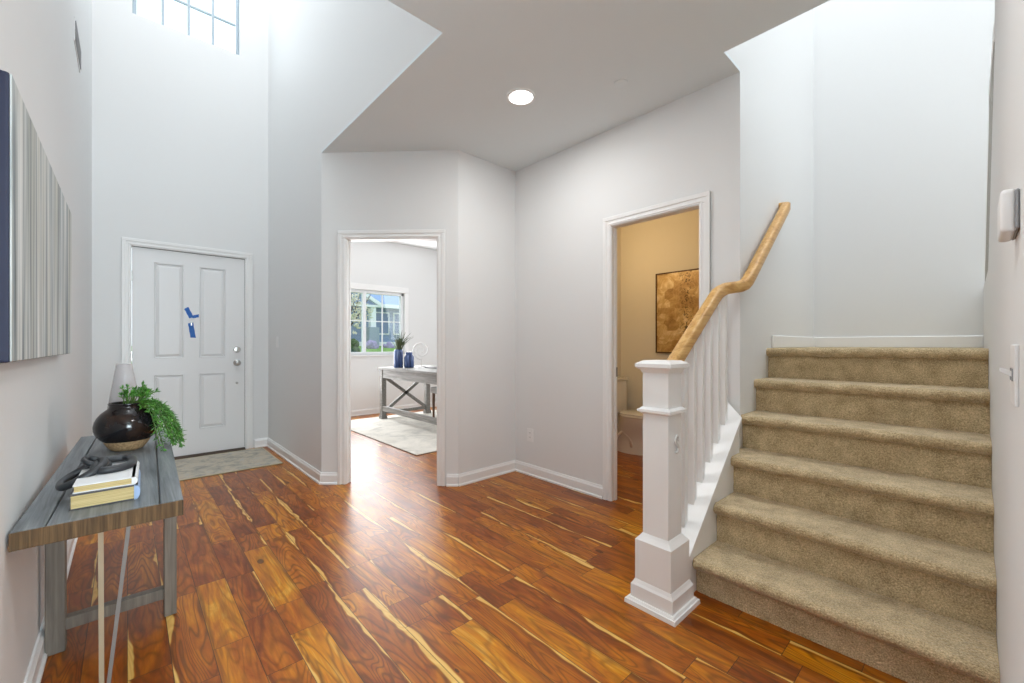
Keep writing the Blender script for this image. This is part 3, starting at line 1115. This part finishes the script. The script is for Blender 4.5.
ch = thing('decorative_chain', (-.055, 2.05, TZ + .0722), 'black chunky chain-link ornament draped over the books', 'ornament')
zt = TZ + .0722 + .0125
lk = [(-.034 + v.x, 2.060 + v.y + .25 * v.x, zt + .002 + .05 * v.y) for v in oval(.048, .070)]
MB().sweep(lk, [(.014 * math.cos(2 * PI * i / 14), .0125 * math.sin(2 * PI * i / 14)) for i in range(14)], closed=True).build('chain_link', M_LINK, ch, True)
R2 = Euler((0, math.radians(-30), math.radians(4)), 'XYZ').to_matrix()
lk = [Vector((-.112, 2.050, zt - .014)) + R2 @ v for v in oval(.060, .066)]
MB().tube([tuple(v) for v in lk], .0125, 12, True).build('chain_link', M_LINK, ch, True)
R3 = Euler((math.radians(28), math.radians(-8), math.radians(80)), 'XYZ').to_matrix()
lk = [Vector((-.080, 2.085, zt + .010)) + R3 @ v for v in oval(.024, .034, 30)]
MB().tube([tuple(v) for v in lk], .0095, 10, True).build('chain_link', M_LINK, ch, True)

# ---- vase with trailing plant
def glaze():
    m = mat('black_brown_glaze', (.012, .010, .011), .10, spec=.45, coat=.0)
    t = NT(m)
    o = t.obj()
    f = t.noise(o, 11, 4, .6, .5)
    t.link(t.ramp(f, [(.42, (.008, .008, .010)), (.68, (.030, .016, .011)), (.85, (.07, .03, .018))]), t.b.inputs['Base Color'])
    t.bump(t.noise(o, 22, 2), .10, .01)
    return m


M_CLAY = mat('raw_tan_clay', rgb('#b5946c'), .8)
t_ = NT(M_CLAY)
t_.link(t_.ramp(t_.noise(t_.obj(), 120, 3), [(.35, rgb('#9a7a54')), (.65, rgb('#c4a47c'))]), t_.b.inputs['Base Color'])
VX, VY = .000, 2.79
vs = thing('round_vase', (VX, VY, TZ), 'round black glazed vase with raw tan base on the console table', 'vase')
body = [(.088, .048), (.103, .064), (.115, .082), (.121, .102), (.122, .120), (.118, .142), (.109, .162), (.096, .180), (.083, .192), (.073, .200), (.068, .207), (.067, .214), (.069, .221), (.071, .226), (.067, .229), (.062, .223), (.060, .20), (.075, .17)]
MB().lathe(body, (VX, VY, TZ), 56, False).build('glazed_body', glaze(), vs, True)
MB().lathe([(.050, 0), (.060, .004), (.072, .020), (.084, .040), (.0885, .0485)], (VX, VY, TZ), 56).build('clay_base', M_CLAY, vs, True, angle=60)

M_LEAF = mat('fresh_green_leaf', rgb('#3f7a2a'), .45)
t_ = NT(M_LEAF)
t_.link(t_.ramp(t_.noise(t_.obj(), 40, 2), [(.3, rgb('#244f18')), (.55, rgb('#4a8a2e')), (.8, rgb('#8fc257'))]), t_.b.inputs['Base Color'])
M_STEM = mat('green_stem', rgb('#4d6b2c'), .5)
pl = thing('trailing_plant', (VX, VY, TZ + .21), 'bright green trailing plant spilling from the round black vase', 'plant')
stems, leaves = MB(), MB()


def leaf(mb, p, d, l, w):
    d = d.normalized()
    s_ = d.cross(Vector((random.gauss(0, .3), random.gauss(0, .3), 1)))
    if s_.length < .01:
        s_ = Vector((1, 0, 0))
    s_.normalize()
    u = s_.cross(d).normalized()
    a = mb.bm.verts.new(p)
    b = mb.bm.verts.new(p + d * l)
    mid = p + d * (l * .55)
    q = [mb.bm.verts.new(mid + s_ * w), mb.bm.verts.new(mid + u * w * .55), mb.bm.verts.new(mid - s_ * w), mb.bm.verts.new(mid - u * w * .55)]
    for i in range(4):
        mb.bm.faces.new((a, q[i], q[(i + 1) % 4]))
        mb.bm.faces.new((b, q[(i + 1) % 4], q[i]))


rim = Vector((VX, VY, TZ + .215))
specs = []
for i in range(34):   # crown
    specs.append((random.gauss(-.2, 1.0), random.uniform(.05, .10), random.uniform(.1, .55), 0))
for i in range(34):   # spilling to the right and over the table's edge
    specs.append((random.gauss(-.35, .42), random.uniform(.16, .33), random.uniform(.6, 1.0), 1))
for az, L_, out, kind in specs:
    d = Vector((math.cos(az) * out, math.sin(az) * out, random.uniform(.7, 1.0) if kind == 0 else random.uniform(.55, .9)))
    p = rim + Vector((math.cos(az), math.sin(az), 0)) * random.uniform(.01, .058)
    pts = [p.copy()]
    n = int(L_ / .014)
    for j in range(n):
        d = d.normalized()
        if kind:
            d += Vector((0, 0, -.24)) + Vector((random.gauss(0, .05), random.gauss(0, .05), 0))
            flat = Vector((math.cos(az), math.sin(az), 0)) * .055
            d += flat
        else:
            d += Vector((random.gauss(0, .06), random.gauss(0, .06), -.07))
        p = p + d.normalized() * .014
        if p.z < TZ + .012 and p.x < .175:
            p.z = TZ + .012
        rr = math.hypot(p.x - VX, p.y - VY)
        if p.z < TZ + .205 and rr < .128:       # stay outside the vase
            k = .129 / max(rr, .01)
            p.x, p.y = VX + (p.x - VX) * k, VY + (p.y - VY) * k
        pts.append(p.copy())
        if j > 1:
            for q in range(2):
                ld = d.normalized() + Vector((random.gauss(0, .75), random.gauss(0, .75), random.gauss(.15, .55)))
                leaf(leaves, p, ld, random.uniform(.020, .036), random.uniform(.0030, .0046))
    for q in range(3):
        leaf(leaves, p, d.normalized() + Vector((random.gauss(0, .4), random.gauss(0, .4), random.gauss(0, .4))), .024, .004)
    stems.tube([tuple(v) for v in pts], .0022, 5)
stems.build('stem', M_STEM, pl, True)
leaves.build('foliage', M_LEAF, pl)

# ---- tall tapered vase behind
M_SMOKE = bpy.data.materials.new('smoky_glass')
M_SMOKE.use_nodes = True
bb = M_SMOKE.node_tree.nodes['Principled BSDF']
bb.inputs['Base Color'].default_value = (.66, .63, .64, 1)
bb.inputs['Roughness'].default_value = .12
bb.inputs['Alpha'].default_value = .45
t = thing('tapered_vase', (-.012, 3.1, TZ), 'tall pale grey glass vase tapering to a narrow top, behind the round vase', 'vase')
MB().lathe([(.088, 0), (.090, .006), (.083, .06), (.072, .14), (.058, .24), (.044, .33), (.033, .405), (.031, .408), (.029, .404), (.040, .33), (.054, .24), (.068, .14), (.080, .02)], (-.012, 3.1, TZ), 44, False).build('glass_body', M_SMOKE, t, True)
MB().lathe([(.089, 0), (.089, .008), (.080, .010)], (-.012, 3.1, TZ), 44).build('foot', M_SMOKE, t, True)

# ---- doormat
def rug_mat(name, stops, scale, bumps=.5):
    m = mat(name, stops[0][1], .95, spec=.1)
    t = NT(m)
    o = t.obj()
    f = t.noise(o, scale, 5, .7, .6)
    t.link(t.ramp(f, stops), t.b.inputs['Base Color'])
    t.bump(t.noise(o, 260, 2), bumps, .006)
    return m


t = thing('door_mat', (.68, 4.99, 0), 'faded sage and grey door mat before the front door', 'mat')
MB().box((.20, 4.575, 0), (1.130, 5.42, .009), .003, 2).build('mat_body', rug_mat('faded_sage_pile', [(.3, rgb('#8b8b88')), (.44, rgb('#aaa69c')), (.56, rgb('#c2b7a4')), (.70, rgb('#adb2b2'))], 9), t)
mb = MB()
for lo, hi in (((.20, 4.575, .0), (1.130, 4.587, .0105)), ((.20, 5.408, .0), (1.130, 5.42, .0105)), ((1.118, 4.575, .0), (1.130, 5.42, .0105))):
    mb.box(lo, hi, .002, 1)
mb.build('bound_edge', mat('cream_binding', rgb('#c2b79c'), .9), t)

# ================================================================ OFFICE
RX0, RX1, RY0, RY1 = 2.25, 4.5, 3.95, 6.45
t = thing('area_rug', (3.3, 5.2, 0), 'pale ivory area rug under the office desk', 'rug')
MB().box((RX0, RY0, 0), (RX1, RY1, .012), .004, 2).build('pile', rug_mat('ivory_pile', [(.3, rgb('#b9b6b0')), (.5, rgb('#d8d4cb')), (.7, rgb('#e6e1d8'))], 3.5), t)
MB().box((RX0 - .006, RY0 - .006, 0), (RX1 + .006, RY1 + .006, .004), .001, 1).build('backing', mat('dark_backing', (.10, .07, .05), .9), t)

RZT = .012
desk = thing('writing_desk', (3.36, 5.4, RZT), 'grey-washed office desk with crossed end braces on the pale rug', 'desk')
DX0, DX1, DY0, DY1, DH = 2.93, 3.80, 4.50, 6.28, .82
MB().box((DX0 - .03, DY0 - .03, DH - .035), (DX1 + .03, DY1 + .03, DH), .005, 2).build('desk_top', M_DESK, desk)
mb = MB()
mb.box((DX0 + .01, DY0 + .05, DH - .165), (DX0 + .032, DY1 - .05, DH - .035)).box((DX1 - .032, DY0 + .05, DH - .165), (DX1 - .01, DY1 - .05, DH - .035))
mb.box((DX0 + .05, DY0 + .01, DH - .165), (DX1 - .05, DY0 + .032, DH - .035)).box((DX0 + .05, DY1 - .032, DH - .165), (DX1 - .05, DY1 - .01, DH - .035))
mb.build('apron', M_DESK, desk)
for x in (DX0, DX1 - .075):
    for y in (DY0, DY1 - .075):
        lg = MB().box((x, y, RZT), (x + .075, y + .075, DH - .035), .004, 1).build('leg', M_DESK, desk)
        MB().box((x - .012, y - .012, RZT), (x + .087, y + .087, RZT + .05), .004, 1).build('foot_block', M_DESK, lg)
MB().box((DX0 + .01, DY0 + .07, .135), (DX0 + .055, DY1 - .07, .215), .004, 1).build('long_stretcher', M_DESK, desk)
for y in (DY0 + .02, DY1 - .055):
    MB().box((DX0 + .07, y, .085), (DX1 - .07, y + .035, .135), .003, 1).build('end_rail', M_DESK, desk)
    za, zb = .135, DH - .17
    xa, xb = DX0 + .085, DX1 - .085
    for (p, q) in (((xa, za), (xb, zb)), ((xa, zb), (xb, za))):
        MB().sweep([(p[0], y + .018, p[1]), (q[0], y + .018, q[1])], [(-.014, -.024), (.014, -.024), (.014, .024), (-.014, .024)]).build('cross_brace', M_DESK, desk)

M_BLUE = mat('blue_glazed_ceramic', rgb('#3a4f7c'), .18)
t_ = NT(M_BLUE)
wv = t_.noise(t_.scale(t_.obj(), (30, 30, 4)), 1.0, 2)
t_.link(t_.ramp(wv, [(.35, rgb('#22335c')), (.6, rgb('#4a6294')), (.78, rgb('#8799bd'))]), t_.b.inputs['Base Color'])
ax, ay = 3.08, 5.95
t = thing('bottle_vase', (ax, ay, DH), 'tall blue ceramic vase holding spiky grass on the office desk', 'vase', 'blue vases on the office desk')
MB().lathe([(.064, 0), (.070, .005), (.071, .13), (.069, .25), (.062, .27), (.058, .278), (.053, .27), (.055, .05)], (ax, ay, DH), 32, False).build('vase_body', M_BLUE, t, True)
t = thing('spiky_grass', (ax, ay, DH + .24), 'dark green spiky grass standing in the tall blue vase', 'plant')
mb = MB()
for i in range(46):
    az, out = random.uniform(0, 2 * PI), random.uniform(.05, .75)
    L_ = random.uniform(.24, .40)
    p0 = Vector((ax + random.uniform(-.03, .03), ay + random.uniform(-.03, .03), DH + .16))
    pts = []
    for j in range(6):
        s_ = j / 5
        pts.append((p0.x + math.cos(az) * out * L_ * s_ ** 1.6, p0.y + math.sin(az) * out * L_ * s_ ** 1.6, p0.z + .06 + L_ * s_ - .12 * out * s_ * s_))
    mb.sweep(pts, [(-.009, 0), (0, .002), (.009, 0), (0, -.002)], (0.3, 0.2, 1), scales=[1, 1, .9, .75, .5, .12])
mb.build('blade', mat('dark_grass', rgb('#4a5a3c'), .6), t)
bx_, by_ = 3.20, 5.84
t = thing('lidded_jar', (bx_, by_, DH), 'short blue ceramic jar with a stepped lid beside the spiky grass', 'jar', 'blue vases on the office desk')
MB().lathe([(.068, 0), (.075, .006), (.076, .09), (.073, .165), (.056, .19), (.050, .198)], (bx_, by_, DH), 32).build('jar_body', M_BLUE, t, True, angle=60)
MB().lathe([(.050, .198), (.052, .228), (.048, .240), (.015, .243)], (bx_, by_, DH), 32).build('lid', M_BLUE, t, True, angle=50)
# spiral sculpture
sx, sy = 3.44, 5.88
t = thing('spiral_sculpture', (sx, sy, DH), 'pale spiral sculpture on a stem at the back of the desk', 'sculpture')
M_PALE = mat('pale_metal', (.70, .69, .67), .4, .2)
pts = []
for i in range(64):
    a = i / 63 * 2 * PI * 2.05
    r = .025 + .120 * (i / 63)
    a2 = a - PI * .5 - 2 * PI * .05
    pts.append((sx + r * math.cos(a2) * .74, sy - r * math.cos(a2) * .68, DH + .262 + r * math.sin(a2)))
MB().tube(pts, .0095, 8, False, (.7, .7, .1), [.6 + .5 * i / 63 for i in range(64)]).build('spiral', M_PALE, t, True)
MB().tube([(sx, sy, DH + .012), (sx, sy, DH + .11), (sx + .01, sy - .01, DH + .135)], .006, 8).build('stem', M_PALE, t, True)
MB().box((sx - .05, sy - .035, DH), (sx + .05, sy + .035, DH + .014), .003, 1).build('plinth', M_PALE, t)
# dark tray and notebook on the desk
tag(MB().box((3.34, 5.25, DH), (3.62, 5.62, DH + .012), .004, 2).build('notebook', mat('charcoal_cover', (.05, .05, .055), .5)), 'dark flat notebook lying on the office desk', 'notebook')
# stool behind the desk
t = thing('desk_stool', (3.79, 5.59, RZT), 'grey upholstered stool with brown legs tucked behind the desk', 'stool')
MB().box((3.56, 5.36, .40), (4.02, 5.82, .50), .025, 3).build('seat', mat('grey_upholstery', (.42, .41, .40), .9), t, True)
for x in (3.58, 3.96):
    for y in (5.38, 5.76):
        MB().sweep([(x + .02, y + .02, RZT), (x + .02, y + .02, .41)], [(-.016, -.016), (.016, -.016), (.016, .016), (-.016, .016)], (0, 1, 0), scales=[.8, 1.1]).build('leg', mat('walnut_leg', rgb('#5e3f2a'), .5), t)

# ================================================================ POWDER ROOM
M_PORC = mat('glazed_porcelain', (.82, .80, .76), .12, coat=.3)
tx, ty = 4.09, 2.44
toi = thing('toilet', (tx, ty, 0), 'cream-lit toilet seen behind the newel post in the powder room', 'toilet')


def ellrows(mb, rows, n=36):
    """rows of (cx, cy, rx, ry_front, ry_back, z) closed loops"""
    R = []
    for cx_, cy_, rx, rf, rb, z in rows:
        L_ = []
        for i in range(n):
            a = 2 * PI * i / n
            sy_ = math.sin(a)
            L_.append(mb.bm.verts.new((cx_ + rx * math.cos(a), cy_ + (rb if sy_ > 0 else rf) * sy_, z)))
        R.append(L_)
    for a, b in zip(R, R[1:]):
        for i in range(n):
            mb.bm.faces.new((a[i], a[(i + 1) % n], b[(i + 1) % n], b[i]))
    mb.bm.faces.new(R[0][::-1])
    mb.bm.faces.new(R[-1])
    return mb


ellrows(MB(), [(tx, ty + .06, .12, .20, .22, 0), (tx, ty + .06, .118, .20, .22, .03), (tx, ty + .05, .105, .18, .22, .12), (tx, ty + .04, .115, .20, .22, .20), (tx, ty + .02, .155, .25, .21, .29), (tx, ty, .18, .29, .20, .36), (tx, ty, .183, .30, .20, .395)]).build('bowl', M_PORC, toi, True, angle=60)
ellrows(MB(), [(tx, ty, .186, .305, .20, .396), (tx, ty, .190, .31, .205, .402), (tx, ty, .190, .31, .205, .412), (tx, ty, .186, .305, .20, .418)]).build('seat', M_PORC, toi, True, angle=60)
ellrows(MB(), [(tx, ty, .184, .303, .198, .419), (tx, ty, .187, .306, .20, .424), (tx, ty, .184, .300, .20, .436), (tx, ty, .15, .25, .17, .441)]).build('lid', M_PORC, toi, True, angle=60)
MB().box((tx - .20, 2.695, .39), (tx + .20, 2.852, .76), .025, 3).build('tank', M_PORC, toi, True, angle=40)
MB().box((tx - .21, 2.685, .76), (tx + .21, 2.854, .795), .012, 2).build('tank_lid', M_PORC, toi, True, angle=40)
MB().tube([(tx - .17, 2.70, .70), (tx - .17, 2.678, .70), (tx - .10, 2.674, .693)], .008, 8).build('flush_lever', M_STEEL, toi, True)
mb = MB().tube([(tx - .098, ty + .24, .06), (tx - .096, ty + .20, .16), (tx - .100, ty + .12, .23), (tx - .092, ty + .04, .17), (tx - .094, ty + .01, .07)], .022, 10)
mb.build('trapway', M_PORC, toi, True)


def gold_art():
    m = mat('gold_leaf_art', (.5, .32, .1), .40, .12)
    t = NT(m)
    o = t.obj()
    v = t.n('ShaderNodeTexVoronoi', feature='F1', distance='CHEBYCHEV')
    v.inputs['Scale'].default_value = 6.0
    t.link(t.scale(o, (1, 1, 1.3)), v.inputs['Vector'])
    f = t.noise(o, 9, 5, .65, 1.2)
    cs = t.n('ShaderNodeSeparateColor')
    t.link(v.outputs['Color'], cs.inputs[0])
    k = t.math('ADD', t.math('MULTIPLY', f, .75), t.math('MULTIPLY', cs.outputs[0], .25))
    base = t.ramp(k, [(.28, rgb('#8a6a3c')), (.43, rgb('#ae8a54')), (.57, rgb('#c8a870')), (.72, rgb('#ead6aa'))])
    sp = t.n('ShaderNodeSeparateXYZ')
    t.link(o, sp.inputs[0])
    band = t.math('SUBTRACT', 1.0, t.math('MULTIPLY', t.math('ABSOLUTE', t.math('ADD', sp.outputs[1], .02)), 9.0), clamp=True)
    spk = t.math('MULTIPLY', t.math('GREATER_THAN', t.noise(o, 48, 3, .6), .56), band)
    t.link(t.mix(t.math('MULTIPLY', spk, .9), base, rgb('#3b2912')), t.b.inputs['Base Color'])
    return m


t = thing('gold_picture', (4.39, 2.05, 1.53), 'gold mottled abstract picture in a thin dark frame', 'picture')
py0, py1, pz0, pz1 = 1.70, 2.385, 1.08, 1.965
MB().box((4.375, py0 + .01, pz0 + .01), (4.399, py1 - .01, pz1 - .01)).build('art_panel', gold_art(), t)
mb = MB()
for lo, hi in (((4.365, py0, pz0), (4.40, py0 + .012, pz1)), ((4.365, py1 - .012, pz0), (4.40, py1, pz1)), ((4.365, py0, pz0), (4.40, py1, pz0 + .012)), ((4.365, py0, pz1 - .012), (4.40, py1, pz1))):
    mb.box(lo, hi, .002, 1)
mb.build('picture_frame', mat('dark_bronze_frame', rgb('#4a2f16'), .4, .2), t)

# ================================================================ OUTSIDE THE OFFICE WINDOW
M_LAWN = mat('lawn_green', rgb('#6fa03f'), .9)
t_ = NT(M_LAWN)
t_.link(t_.ramp(t_.noise(t_.obj(), 6, 5), [(.3, rgb('#5c8a33')), (.7, rgb('#93bd58'))]), t_.b.inputs['Base Color'])
mb = MB()
mb.prism([(7.05, -.25), (30, -.25), (30, 1.12), (19.0, 1.12), (14.0, .62), (8.0, .30), (7.05, .25)], 'x', -3, 26)
tag(mb.build('lawn', M_LAWN, kind='structure'), 'green lawn rising towards the blue house', 'lawn')


def siding():
    m = mat('blue_grey_siding', rgb('#7f92a8'), .7)
    t = NT(m)
    sp = t.n('ShaderNodeSeparateXYZ')
    t.link(t.obj(), sp.inputs[0])
    f = t.math('FRACT', t.math('MULTIPLY', sp.outputs[2], 6.0))
    t.link(t.ramp(f, [(.0, rgb('#5f769c')), (.12, rgb('#7a92b8')), (1.0, rgb('#8098bd'))]), t.b.inputs['Base Color'])
    return m


M_SID = siding()  # bluish haze is mixed into the siding, shingle and pane colours
M_SHIN = mat('blue_grey_shingle', rgb('#93acd0'), .9)
M_WTRIM = mat('exterior_white', (.82, .84, .86), .5)
M_DKWIN = mat('dark_house_window', rgb('#667fa5'), .3)
hs = thing('neighbour_house', (9.5, 21, 1.1), 'blue-grey house with white porch column outside the office window', 'house')
HB = 1.1
MB().box((6.0, 20.0, HB), (18, 27, 3.2)).build('siding_wall', M_SID, hs)
MB().prism([(19.4, 3.12), (23.5, 5.6), (27.6, 3.12), (27.6, 3.0), (19.4, 3.0)], 'x', 6.2, 18.4).build('main_roof', M_SHIN, hs)
MB().box((6.2, 19.3, 2.98), (18.4, 19.42, 3.16)).build('fascia', M_WTRIM, hs)
MB().prism([(5.5, 3.0), (8.55, 3.0), (7.02, 3.90)], 'y', 18.6, 20.2).build('porch_gable', M_SID, hs)
mb = MB()
mb.sweep([(8.75, 18.5, 2.93), (7.02, 18.5, 3.96), (5.3, 18.5, 2.93)], [(-.12, -.06), (.12, -.06), (.12, .10), (-.12, .10)])
mb.box((5.4, 18.42, 2.90), (8.65, 18.6, 3.0))
mb.build('gable_trim', M_WTRIM, hs)
MB().prism([(5.2, 2.92), (7.02, 4.0), (8.85, 2.92), (8.85, 3.02), (7.02, 4.1), (5.2, 3.02)], 'y', 18.55, 22.0).build('gable_roof', M_SHIN, hs)
for x in (8.33, 5.8):
    cl = MB().box((x - .13, 18.5, 1.95), (x + .13, 18.76, 2.98), .01, 1).build('porch_column', M_WTRIM, hs)
    MB().box((x - .24, 18.40, HB), (x + .24, 18.86, 1.98), .01, 1).build('stone_pedestal', mat('grey_stone', rgb('#93a0ad'), .8), cl)
for x0, x1, z0, z1 in ((9.0, 9.75, 1.75, 2.75), (10.1, 11.1, 1.75, 2.75), (7.0, 7.8, 1.7, 2.7)):
    fr = MB().box((x0 - .07, 19.93, z0 - .07), (x1 + .07, 20.0, z1 + .07), .01, 1).build('house_window', M_WTRIM, hs)
    MB().box((x0, 19.91, z0), (x1, 19.94, z1)).build('pane', M_DKWIN, fr)
MB().box((6.5, 19.9, HB - .05), (18, 20.0, HB + .22)).build('foundation_band', M_WTRIM, hs)
M_LAV = mat('lavender_blossom', rgb('#a79ac0'), .9)
M_BUSH = mat('dark_bush_leaf', rgb('#3f5a2c'), .9)
for x, y, r, m, nm, l in ((8.0, 17.9, .30, M_LAV, 'lavender_shrub', 'lavender shrub left of the porch column'), (8.95, 18.2, .22, M_LAV, 'lavender_shrub', 'lower lavender shrub right of the porch column'), (5.9, 15.2, .40, M_BUSH, 'round_bush', 'round green bush in the left window sash')):
    mb = MB()
    z0 = 1.0 if y > 16 else .8
    for i in range(14):
        mb.ball((x + random.gauss(0, r * .5), y + random.gauss(0, r * .4), z0 + r * .5 + random.gauss(0, r * .25)), r * random.uniform(.3, .55), 2, rnd=.12)
    t = thing(nm, (x, y, z0 - .1), l, 'shrub')
    mb.build('foliage', m, t)
    MB().tube([(x, y, z0 - .12), (x, y, z0 + r * .4)], .03, 6).build('stem', mat('shrub_stem', rgb('#4d4030'), .9), t)


def tree(x, y, z0, h, r, m, label):
    t = thing('blossom_tree', (x, y, z0), label, 'tree')
    MB().tube([(x, y, z0 - .15), (x + .03, y, z0 + h * .3), (x - .02, y, z0 + h * .6)], .07, 8, scales=[1.2, 1, .6]).build('trunk', mat('dark_bark', rgb('#4a4038'), .9), t, True)
    mb = MB()
    for i in range(8):
        a = random.uniform(0, 2 * PI)
        mb.tube([(x, y, z0 + h * .4), (x + math.cos(a) * r * .5, y + math.sin(a) * r * .5, z0 + h * .65), (x + math.cos(a) * r * .9, y + math.sin(a) * r * .9, z0 + h * random.uniform(.7, .95))], .022, 5, scales=[1.2, .8, .3])
    mb.build('branch', mat('dark_bark', rgb('#4a4038'), .9), t, True)
    mb = MB()
    for i in range(420):
        v = Vector((random.gauss(0, 1), random.gauss(0, 1), random.gauss(0, 1))).normalized() * (r * random.uniform(.35, 1.0))
        q = Vector((x, y, z0 + h * .68)) + Vector((v.x, v.y, v.z * .9))
        leaf(mb, q, Vector((random.gauss(0, 1), random.gauss(0, 1), random.gauss(0, 1))), random.uniform(.10, .2), random.uniform(.03, .06))
    mb.build('crown', m, t)


tree(5.45, 14.2, .63, 2.5, .85, mat('pale_blossom', rgb('#d9d2bf'), .9), 'pale blossom tree in the left sash of the office window')
tree(3.5, 16.2, .83, 4.0, 1.3, mat('light_green_leaf', rgb('#9fae84'), .9), 'light green tree beyond the blossom tree')
